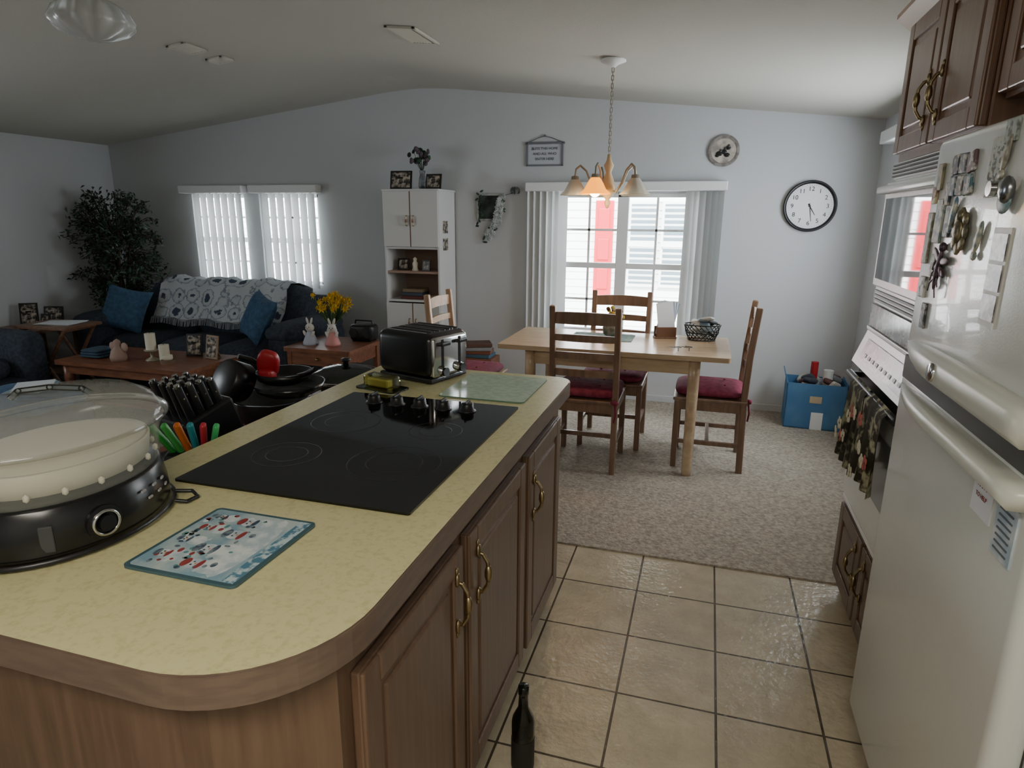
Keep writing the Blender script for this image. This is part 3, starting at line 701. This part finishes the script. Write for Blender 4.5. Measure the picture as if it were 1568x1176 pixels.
o.lathe([(0,.028),(.03,.028),(.035,.035),(.035,.06),(.03,.06),(.028,.035),(0,.033)],cream,seg=20);o.done()
o=Obj('folded_cloth',(-4.4,3.72,.45))
for k in range(3):o.pillow((0,0,.014+.02*k),(.22-.02*k,.2,.028),M('cloth_blue','#31485a',.9),e=.3)
o.done()
# side table
o=Obj('side_table',(-2.72,4.30,0))
o.prism(rrect(-.28,.28,-.26,.26,(.02,)*4,4),.52,.55,orange)
for sx in(-1,1):
    for sy in(-1,1):o.box((sx*.24,sy*.22,.26),(.04,.04,.52),orange,.005)
o.b2((-.24,-.235,.42),(.24,-.215,.52),orange);o.b2((-.24,.215,.42),(.24,.235,.52),orange);o.b2((.225,-.22,.42),(.245,.22,.52),orange);o.b2((-.245,-.22,.42),(-.225,.22,.52),orange)
o.b2((-.24,-.22,.15),(.24,.22,.17),orange);o.sph((0,-.245,.47),.014,brass,10);o.done()
for x,y,dr,rz in((-2.86,4.20,'#aeb6c4',0),(-2.68,4.22,'#c98a86',.3)):
    o=Obj('bunny_figurine',(x,y,.55),rz);bw=M('bunny_white','#c9c6bf',.6);dm=M('dress_'+dr[1:],dr,.6)
    o.lathe([(0,0),(.055,0),(.058,.015),(.04,.06),(.022,.1),(0,.11)],dm,seg=20);o.sph((0,0,.13),(.034,.032,.034),bw)
    for s in(-1,1):
        o.sph((s*.017,0,.18),(.010,.007,.03),bw,10,rot=(0,s*.3,0));o.sph((s*.035,-.015,.085),(.012,.012,.028),bw,8,rot=(0,s*.5,0));o.sph((s*.012,-.03,.137),.004,black,6);o.sph((s*.02,-.02,.012),(.014,.024,.010),bw,8)
    o.sph((0,-.033,.126),(.006,.004,.004),M('bunny_nose','#b06a6a',.5),6);o.done()
o=Obj('daffodil_vase',(-2.77,4.36,.55))
o.lathe([(0,0),(.035,0),(.045,.04),(.04,.09),(.028,.12),(.036,.14)],M('vase_white','#cfd2cf',.3),seg=20)
for k in range(38):
    a=random.random()*6.28;r=.16*math.sqrt(random.random());p=Vector((r*math.cos(a),r*math.sin(a)*.7,.24+random.random()*.13))
    o.tube([(0,0,.12),(p.x*.5,p.y*.5,.18),p],.0025,M('stem_green','#4b6b2c',.7),5)
    d=Vector((random.uniform(-.6,.6),-1,random.uniform(-.1,.7))).normalized();q=d.to_track_quat('Z','Y').to_matrix().to_4x4();T=Matrix.Translation(p)@q
    o.lathe([(.004,0),(.010,.006),(.012,.018),(.015,.022)],yel,T=T,seg=10)
    for s in range(6):
        b_=s*1.047;o.add([(0,0,.003),(.016*math.cos(b_-.4),.016*math.sin(b_-.4),.006),(.038*math.cos(b_),.038*math.sin(b_),.004),(.016*math.cos(b_+.4),.016*math.sin(b_+.4),.006)],[[0,1,2,3]],yel,False,T)
for k in range(14):
    a=k*.45;o.add([(0,0,.12),(.1*math.cos(a)-.01,.08*math.sin(a),.24),(.14*math.cos(a),.1*math.sin(a),.2+.01*k),(.1*math.cos(a)+.01,.08*math.sin(a),.23)],[[0,1,2,3]],green,False)
o.done()
o=Obj('portable_stereo',(-2.55,4.47,.55));o.box((0,0,.07),(.2,.13,.13),black,.03,seg=4);o.cyl((-.06,-.066,.07),(-.06,-.07,.07),.035,M('speaker','#222428',.6),seg=20);o.cyl((.06,-.066,.07),(.06,-.07,.07),.035,M('speaker','#222428',.6),seg=20);o.tube([(-.08,0,.12),(-.07,0,.16),(.07,0,.16),(.08,0,.12)],.006,black,6);o.box((0,0,.003),(.16,.1,.006),black);o.done()
# tv tray
o=Obj('tv_tray_table',(-4.93,3.84,0),R(5))
dk=M('tray_wood','#6b4d3a',.4,col2='#7f5f49',scale=5,stretch=(8,2,8))
o.prism(rrect(-.25,.25,-.18,.18,(.02,)*4,4),.635,.655,dk)
for y in(-.15,.15):
    o.cyl((-.22,y,0),(.2,y*.93,.635),.014,dk,seg=10);o.cyl((.22,y,0),(-.2,y*.93,.635),.014,dk,seg=10)
for x in(-.2,.2):o.cyl((x,-.15,.03),(x,.15,.03),.009,dk,seg=8)
o.cyl((-.2,-.15,.62),(-.2,.15,.62),.009,dk,seg=8);o.cyl((.2,-.15,.62),(.2,.15,.62),.009,dk,seg=8);o.done()
o=Obj('paper_sheets',(-4.93,3.86,.655),R(10))
for k in range(3):o.box((.01*k,0,.002+.003*k),(.3,.2,.002),M('paper_white','#cfd3d6',.8),rot=(0,0,.1*k))
o.done()
# recliner
o=Obj('recliner_chair',(-5.14,3.12,0),R(-90))
o.b2((-.38,-.38,.08),(.38,.40,.32),sofam,.05,seg=4);o.pillow((0,-.02,.40),(.55,.66,.22),sofam,e=.3);o.pillow((0,-.35,.68),(.6,.26,.75),sofam,rot=(R(12),0,0),e=.4)
for s in(-1,1):o.box((s*.37,0,.37),(.2,.84,.58),sofam,.09,seg=6)
for x in(-.33,.33):
    for y in(-.3,.32):o.cyl((x,y,0),(x,y,.09),.025,black)
o.done()
o=Obj('upholstered_ottoman',(-3.98,2.78,0),R(8));o.box((0,0,.22),(.6,.5,.3),sofam,.06,seg=5);o.pillow((0,0,.39),(.6,.5,.14),bluep,e=.3)
for x in(-.24,.24):
    for y in(-.2,.2):o.cyl((x,y,0),(x,y,.1),.022,black,seg=12)
o.done()
o=Obj('magazine_stack',(-3.92,2.82,.462),R(25))
for k in range(4):o.box((.006*k,-.004*k,.003+.005*k),(.2,.26,.004),M('paper_white','#cfd3d6',.8) if k>2 else M('mag_cover','#7f98a5',.5),rot=(0,0,.12*k))
o.done()
o=Obj('end_table',(-5.53,4.12,0));o.b2((-.24,-.22,.53),(.24,.22,.56),dk,.005)
for sx in(-1,1):
    for sy in(-1,1):o.box((sx*.2,sy*.18,.265),(.035,.035,.53),dk,.004)
o.b2((-.2,-.18,.15),(.2,.18,.17),dk);o.b2((-.21,-.195,.44),(.21,-.18,.53),dk);o.done()
for x,y,w,h,r in((-5.64,4.14,.14,.19,15),(-5.46,4.22,.16,.16,0),(-5.36,4.06,.10,.12,-20)):pframe('photo_frame',(x,y,.56),R(r+20),w,h)
# tree
o=Obj('artificial_ficus_tree',(-5.42,4.93,0))
o.lathe([(0,0),(.12,0),(.15,.24),(.16,.26),(.145,.26),(.13,.22),(0,.21)],M('wicker','#3b2c20',.8),seg=24)
for k in range(4):
    a=k*1.6;o.tube([(.02*math.cos(a),.02*math.sin(a),.2),(.03*math.cos(a+1),.03*math.sin(a+1),.5),(.05*math.cos(a+2),.04*math.sin(a+2),.85),(.12*math.cos(a+2.4),.1*math.sin(a+2.4),1.2),(.2*math.cos(a+2.4),.15*math.sin(a+2.4),1.45)],.014,stem,8,rs=[.018,.015,.013,.01,.006])
gm=[green,M('leaf_dark','#131f18',.6),M('leaf_light','#435f4a',.5)]
for k in range(210):
    a=random.random()*6.28;ph=random.uniform(-.98,1);rr=math.sqrt(max(0,1-ph*ph*.9))*random.uniform(.45,1)
    c=Vector((.0+.46*rr*math.cos(a),.32*rr*math.sin(a),1.15+.57*ph))
    if c.x<-.33:c.x=-.33
    if c.y>.38:c.y=.38
    c0=Vector((c.x*.3,c.y*.3,min(c.z+.05,1.4)*.8+.1))
    d=Vector((c.x*.8,c.y*.8,-.12+random.uniform(-.15,.2)))
    pts=[c0,(c0+c)/2+Vector((0,0,.06)),c,c+d*.3]
    if pts[-1].x<-.37:pts[-1].x=-.37
    if pts[-1].y>.4:pts[-1].y=.4
    o.tube(pts,.003,stem,4)
    for q in range(22):
        t=random.random();p=c0.lerp(c,.3+.7*t) if t<.5 else c.lerp(pts[-1],(t-.5)*2)
        p=p+Vector([random.uniform(-.05,.05) for _ in range(3)])
        l=random.uniform(.035,.065);w=l*.42
        T=Matrix.Translation(p)@Euler((random.uniform(-1.2,.6),random.uniform(-.8,.8),random.random()*6.28)).to_matrix().to_4x4()
        o.add([(0,-l*.5,0),(w*.5,-.1*l,.004),(0,l*.5,-.006),(-w*.5,-.1*l,.004)],[[0,1,2,3]],random.choice(gm),False,T)
for v in o.v:
    v.x=max(v.x,-.40);v.y=min(v.y,.42)
o.done()
# blue box
o=Obj('storage_box',(.84,5.09,.008),R(-3));bx=M('box_blue','#3f6f99',.7,col2='#4b7aa2',scale=6)
a,b,h=.2,.14,.34
o.b2((-a,-b,0),(a,b,.01),bx);o.b2((-a,-b,0),(a,-b+.006,h),bx);o.b2((-a,b-.006,0),(a,b,h),bx);o.b2((-a,-b,0),(-a+.006,b,h),bx);o.b2((a-.006,-b,0),(a,b,h),bx)
o.box((-a-.01,0,h+.03),(.006,2*b,.07),bx,rot=(0,R(-15),0));o.box((a+.02,0,h-.03),(.006,2*b,.1),bx,rot=(0,R(-25),0))
o.b2((-.02,-b-.002,.0),(.06,-b,.13),trimw);o.b2((-.04,-b-.002,.2),(.04,-b,.25),M('tape','#b9a88a',.5))
for k in range(18):o.pillow((random.uniform(-.14,.14),random.uniform(-.08,.08),.27+random.random()*.09),(.1,.07,.045),(M('junk1','#6f7478',.7),M('junk2','#b5b2a8',.7),M('junk3','#5a3a34',.7),M('junk4','#353c45',.7))[k%4],rot=(random.random(),random.random(),k))
o.cyl((-.02,0,.3),(-.02,0,.48),.026,red,seg=16);o.cyl((.08,.02,.3),(.08,.02,.42),.035,whitep,seg=16);o.done()

# ---------- fridge
o=Obj('refrigerator',(0,0,0))
fw=M('fridge_white','#cccec8',.2,bump=.12,bscale=220,coat=.3)
o.b2((.575,1.085,.03),(1.10,1.865,1.68),fw,.01)
o.b2((.51,1.08,1.175),(.57,1.87,1.69),fw,.022,seg=5);o.b2((.51,1.08,.09),(.57,1.87,1.125),fw,.022,seg=5)
o.b2((.565,1.10,.1),(.58,1.85,1.66),M('gasket','#3a3a38',.7));o.b2((.56,1.1,0),(1.08,1.85,.07),black)
hw=M('handle_white','#c6c7bb',.3)
def hand(z0,hh):
    n=14;vs=[];fs=[]
    for i in range(n+1):
        t=i/n;y=1.865-.77*t;x=.512-.048*math.sin(min(1,t*2.4)*math.pi/2);zz=z0
        k=hh*(.45+.55*math.sin(min(1,t*2.4)*math.pi/2))
        vs+=[(.53,y,zz-k/2),(x+.008,y,zz-k/2),(x,y,zz-k/4),(x,y,zz+k/4),(x+.008,y,zz+k/2),(.53,y,zz+k/2)]
    for i in range(n):
        for q in range(6):fs.append([i*6+q,i*6+(q+1)%6,(i+1)*6+(q+1)%6,(i+1)*6+q])
    fs.append(list(range(6)));fs.append([n*6+q for q in range(6)]);o.add(vs,fs,hw,True)
hand(1.195,.055);hand(1.085,.035)
o.b2((.508,1.1,1.11),(.56,1.85,1.168),M('fridge_gap','#3b3b36',.5))
o.T=TR(.463,1.5,1.195)@RY(R(-90));o.lathe([(0,.004),(.018,.004),(.02,.002),(.02,-.002)],chrome,seg=28);o.T=Matrix()
o.done()
def flat(o,y,z,w,h,mat,t=.003,x=.51,rot=0):
    o.box((x-t/2,y,z),(t,w,h),mat,0,rot=(rot,0,0))
o=Obj('fridge_magnets')
flat(o,1.40,1.40,.075,.18,M('photostrip','#b8b5ac',.4));
for k in range(3):flat(o,1.40,1.455-.055*k,.062,.048,photobw,.005)
for i,c in enumerate(('#333a44','#4b5560','#5b4340','#2f4f5f','#55504a','#3a5f66')):
    y=1.70-.045*(i%3);z=1.62-.045*(i//3);o.box((.506,y,z),(.008,.04,.042),M('mag%d'%i,c,.5,col2='#a8a8a0',scale=60,lo=.5,hi=.58),.003,rot=(random.uniform(-.2,.2),0,0))
flat(o,1.49,1.60,.06,.11,M('note','#aab0a6',.6,col2='#5b6058',scale=90,lo=.55,hi=.6))
gold=M('gold_ornament','#8f8468',.4,metal=.7,col2='#5f5a48',scale=60)
yy,zz=1.60,1.48
o.sph((.5,yy,zz),(.01,.018,.026),gold);o.sph((.5,yy,zz+.032),(.009,.013,.013),gold)
for a in range(8):o.sph((.502,yy+.03*math.cos(a*.785),zz+.036*math.sin(a*.785)),(.005,.014,.016),gold,10,rot=(a*.785,0,0))
o.cyl((.505,1.47,1.56),(.495,1.47,1.56),.014,chrome,seg=20);o.sph((.495,1.385,1.555),(.012,.02,.024),M('silver','#8f9294',.25,metal=1));o.sph((.5,1.40,1.535),(.006,.028,.022),M('teal_magnet','#5a7a80',.4,col2='#9aa6a0',scale=50))
# fish magnets and extra cards
for y,z,c in((1.50,1.47,'#6f7a74'),(1.665,1.52,'#54748a'),(1.44,1.62,'#7a7466')):
    fm=M('fish_'+c[1:],c,.4,col2='#b4b2a0',scale=50,metal=.3);o.sph((.504,y,z),(.005,.012,.034),fm,12,rot=(.3,0,0));o.sph((.504,y+.008,z-.036),(.004,.014,.010),fm,8)
dark=M('dragonfly','#3b2f38',.4,metal=.5,col2='#6b5560',scale=60)
T=TR(.503,1.70,1.395)@RX(R(12));o.T=T;o.sph((0,0,0),(.006,.007,.05),dark);o.sph((0,0,.05),(.008,.011,.011),dark)
for s in(-1,1):
    o.sph((0,s*.028,.025),(.003,.03,.01),dark,12,rot=(s*.3,0,0));o.sph((0,s*.024,.0),(.003,.026,.009),dark,12,rot=(-s*.2,0,0))
    for q in range(3):o.tube([(0,s*.005,.02-.02*q),(-.004,s*.02,.01-.025*q),(-.002,s*.028,-.01-.025*q)],.0016,dark,5)
o.T=Matrix()
for y,z,w,h,c,c2 in((1.76,1.50,.05,.1,'#5f7078','#a5a89a'),(1.80,1.60,.035,.06,'#8a8060','#565040'),(1.82,1.46,.035,.12,'#6b6a55','#9a9a88'),(1.73,1.56,.03,.05,'#3f4650','#b0a89a'),(1.80,1.345,.04,.05,'#d0cfc6','#4a4a48'),(1.76,1.28,.03,.06,'#303030','#888888'),(1.70,1.50,.035,.07,'#39424a','#8d958c'),(1.75,1.40,.03,.05,'#6a6f5a','#b3b3a0'),(1.82,1.56,.03,.04,'#7a5a3a','#c2b58a'),(1.44,1.66,.05,.04,'#8f9a90','#4a4f4a')):
    o.box((.507,y,z),(.006,w,h),M('m%.2f%.2f'%(y,z),c,.5,col2=c2,scale=50,lo=.45,hi=.55),.002)
MT=Matrix(((0,0,-1,0),(-1,0,0,0),(0,1,0,0),(0,0,0,1)))
flat(o,1.27,1.02,.085,.075,M('memo','#d5d7da',.6));o.text('HAPPY',.014,brd,TR(.505,1.27,1.04)@MT,.0003);o.text('TO HELP',.012,brd,TR(.505,1.27,1.02)@MT,.0003)
flat(o,1.17,1.00,.075,.10,M('booklet','#9fb0ba',.4,col2='#c9ced0',scale=20))
for k in range(7):flat(o,1.17,1.035-.012*k,.05,.003,M('ink','#5b6268',.6),.0045)
o.done()
# ---------- oven
def TXm(y1,z0,x):
    return Matrix(((0,-1,0,x),(-1,0,0,y1),(0,0,1,z0),(0,0,0,1)))
o=Obj('oven_cabinet')
o.b2((.64,1.91,.0),(1.10,2.70,.415),oak);o.b2((.62,1.90,.08),(.66,2.70,.41),oak)
o.b2((.60,1.93,.415),(1.1,2.70,.435),trimw,.003)
o.b2((.62,1.92,1.70),(1.10,2.70,2.15),oakR);o.b2((.64,2.675,.43),(1.1,2.70,1.70),oakR);o.b2((.62,1.90,.43),(1.1,1.925,2.15),oakR)
door(o,TXm(2.69,.09,.622),.37,.31,oak,(.31,.2));door(o,TXm(2.30,.09,.622),.37,.31,oak,(.06,.2))
door(o,TXm(2.69,1.725,.622),.375,.41,oakR,(.32,.13));door(o,TXm(2.30,1.725,.622),.37,.41,oakR,(.05,.13))
o.prism([(.56,2.17),(.62,2.12),(.66,2.12),(.66,2.185),(.56,2.185)],-2.74,-1.90,M('crown','#a8886a',.3),T=RX(R(90)))
o.done()
o=Obj('fridge_top_cabinet');o.b2((.64,1.06,1.78),(1.10,1.895,2.17),oakR);door(o,TXm(1.88,1.79,.642),.40,.35,oakR,(.35,.1));door(o,TXm(1.47,1.79,.642),.39,.35,oakR,(.05,.1));o.b2((.60,1.06,2.15),(.66,1.895,2.18),M('crown','#a8886a',.3),.006);o.done()
o=Obj('double_wall_oven')
F=.60;ww=M('oven_white','#dcdfdc',.25)
o.b2((.615,1.93,.437),(1.08,2.67,1.695),ww)
o.b2((F+.005,1.94,1.64),(.62,2.67,1.695),ww,.003)
for k in range(4):o.b2((F-.002,1.95,1.647+.012*k),(F+.012,2.66,1.652+.012*k),M('vent_slot','#2a2a2a',.6))
o.b2((F-.012,1.94,1.27),(.62,2.67,1.63),ww,.006)
o.b2((F-.016,1.98,1.30),(F-.010,2.63,1.575),M('oven_mirror','#101214',.03,spec=1,coat=1))
o.b2((F-.05,1.97,1.59),(F-.03,2.64,1.615),ww,.008,seg=3)
for y in(1.99,2.62):o.b2((F-.04,y-.012,1.59),(F,y+.012,1.615),ww,.004)
for k in range(3):o.b2((F-.004,1.95,1.218+.015*k),(F+.02,2.66,1.226+.015*k),M('vent_slot2','#6a6c6c',.5))
o.b2((F+.002,1.94,1.21),(.62,2.67,1.27),ww)
o.b2((F-.004,1.94,1.125),(.62,2.67,1.205),M('oven_panel_dark','#3a3735',.15,col2='#8b8680',scale=30));
o.b2((F-.01,1.94,1.108),(.62,2.67,1.122),ww,.003)
o.prism([(F-.045,.985),(F-.004,1.105),(.62,1.105),(.62,.985)],-2.67,-1.94,ww,T=RX(R(90)))
T=TR(F-.026,2.305,1.045)@RY(R(19));o.T=T;o.b2((-.003,-.28,-.04),(.0,.28,.04),M('control_glass','#2b2e30',.22,col2='#6a7074',scale=15));
for k in range(9):o.b2((-.005,-.24+.055*k,-.02),(-.003,-.215+.055*k,-.008),M('btn','#c5c9cb',.4))
o.T=Matrix()
o.b2((F-.012,1.94,.455),(.62,2.67,.975),ww,.006)
o.b2((F-.014,2.10,.60),(F-.010,2.50,.82),M('oven_glass_grey','#8a8c8b',.1))
o.b2((F-.018,1.95,.90),(F-.008,2.66,.965),black,.003)
o.b2((F-.065,1.97,.935),(F-.045,2.64,.958),black,.006,seg=3)
for y in(2.0,2.61):o.b2((F-.055,y-.012,.935),(F-.01,y+.012,.955),black,.003)
o.done()
o=Obj('kitchen_towel',(F-.055,2.26,.948));tm=M('towel_print','#2b271d',.9,col2='#8f8e70',scale=22,lo=.48,hi=.6,detail=3);tm2=M('towel_print2','#2e2a1e',.9,col2='#a39e80',scale=20,lo=.5,hi=.6,detail=3)
def drape(y0,y1,z0,xo,mat,side=-1,ph=0):
    n=24;m=12;vs=[];fs=[]
    for i in range(n+1):
        y=y0+(y1-y0)*i/n
        for j in range(m+1):
            t=j/m;x=xo*side-.012*math.sin(i*.9+ph)*t-.008*t
            pinch=1-.18*(1-t);yy=(y-(y0+y1)/2)*pinch+(y0+y1)/2
            if j==0:x=0
            vs.append((x,yy,.016-(z0*t)))
    for i in range(n):
        for j in range(m):fs.append([i*(m+1)+j,(i+1)*(m+1)+j,(i+1)*(m+1)+j+1,i*(m+1)+j+1])
    o.add(vs,fs,mat,True)
drape(.0,.26,.30,.018,tm);drape(-.26,.02,.27,.022,tm2,ph=2)
drape(-.0,.26,.2,.017,tm,side=1,ph=1)
for k in range(12):
    y=-.22+.04*k;z=-.05-.20*random.random()
    for q in range(5):
        aa=q*1.257;o.sph((-.046-.004*random.random(),y+.014*math.cos(aa),z+.014*math.sin(aa)),(.002,.011,.011),M('towel_flower','#a9574f',.9) if k%3==0 else M('towel_flower2','#c9c4ac',.9),8)
o.done()

# ---------- lighting
w=bpy.data.worlds.new('sky');bpy.context.scene.world=w;w.use_nodes=True;bg=w.node_tree.nodes['Background'];bg.inputs[0].default_value=(.88,.94,1,1);bg.inputs[1].default_value=13
def light(name,typ,loc,rot,energy,color=(1,1,1),**k):
    l=bpy.data.lights.new(name,typ);l.energy=energy;l.color=color
    for a,b in k.items():
        if a=='portal':l.cycles.is_portal=True
        else:setattr(l,a,b)
    ob=bpy.data.objects.new(name,l);ob.location=loc;ob.rotation_euler=rot;bpy.context.collection.objects.link(ob);return ob
light('sun','SUN',(0,-5,8),(R(48),0,R(3)),16,(1,.97,.92),angle=.02)
def portal(x,y,z,rot,sx,sy):light('portal','AREA',(x,y,z),rot,1,shape='RECTANGLE',size=sx,size_y=sy,portal=True)
portal(-.69,YF+.11,1.13,(R(-90),0,0),1.06,1.14);portal(-4.575,YF+.11,1.28,(R(-90),0,0),.61,.84);portal(-3.79,YF+.11,1.28,(R(-90),0,0),.64,.84)
portal(XR+.11,4.15,1.49,(0,R(90),0),.98,1.2);portal(XL-.11,1.6,1.35,(0,R(-90),0),.9,1.2)
o=Obj('kitchen_ceiling_fixture',(-.1,-.55,zr(-.1)-.03));o.b2((-.62,-.2,-.05),(.62,.2,.02),trimw,.01);o.done()
light('kitchen_fluorescent','AREA',(-.1,-.55,zr(-.1)-.09),(0,0,0),44,(1,.93,.80),shape='RECTANGLE',size=1.2,size_y=.36)
a=R(-103);light('chandelier_bulb','POINT',(cx+.195*math.cos(a),cy+.195*math.sin(a),1.615),(0,0,0),5,(1,.7,.35),shadow_soft_size=.03)

# ---------- camera
cam=bpy.data.objects.new('camera',bpy.data.cameras.new('camera'));bpy.context.collection.objects.link(cam);bpy.context.scene.camera=cam
cam.data.sensor_width=36;cam.data.lens=36*985/1568;cam.data.clip_start=.02
r=Vector((.9578,.2873,.00774)).normalized();bk=Vector((.2763,-.9279,.2501)).normalized();up=bk.cross(r).normalized();r=up.cross(bk)
cam.matrix_world=Matrix(((r.x,up.x,bk.x,0),(r.y,up.y,bk.y,0),(r.z,up.z,bk.z,1.5),(0,0,0,1)))
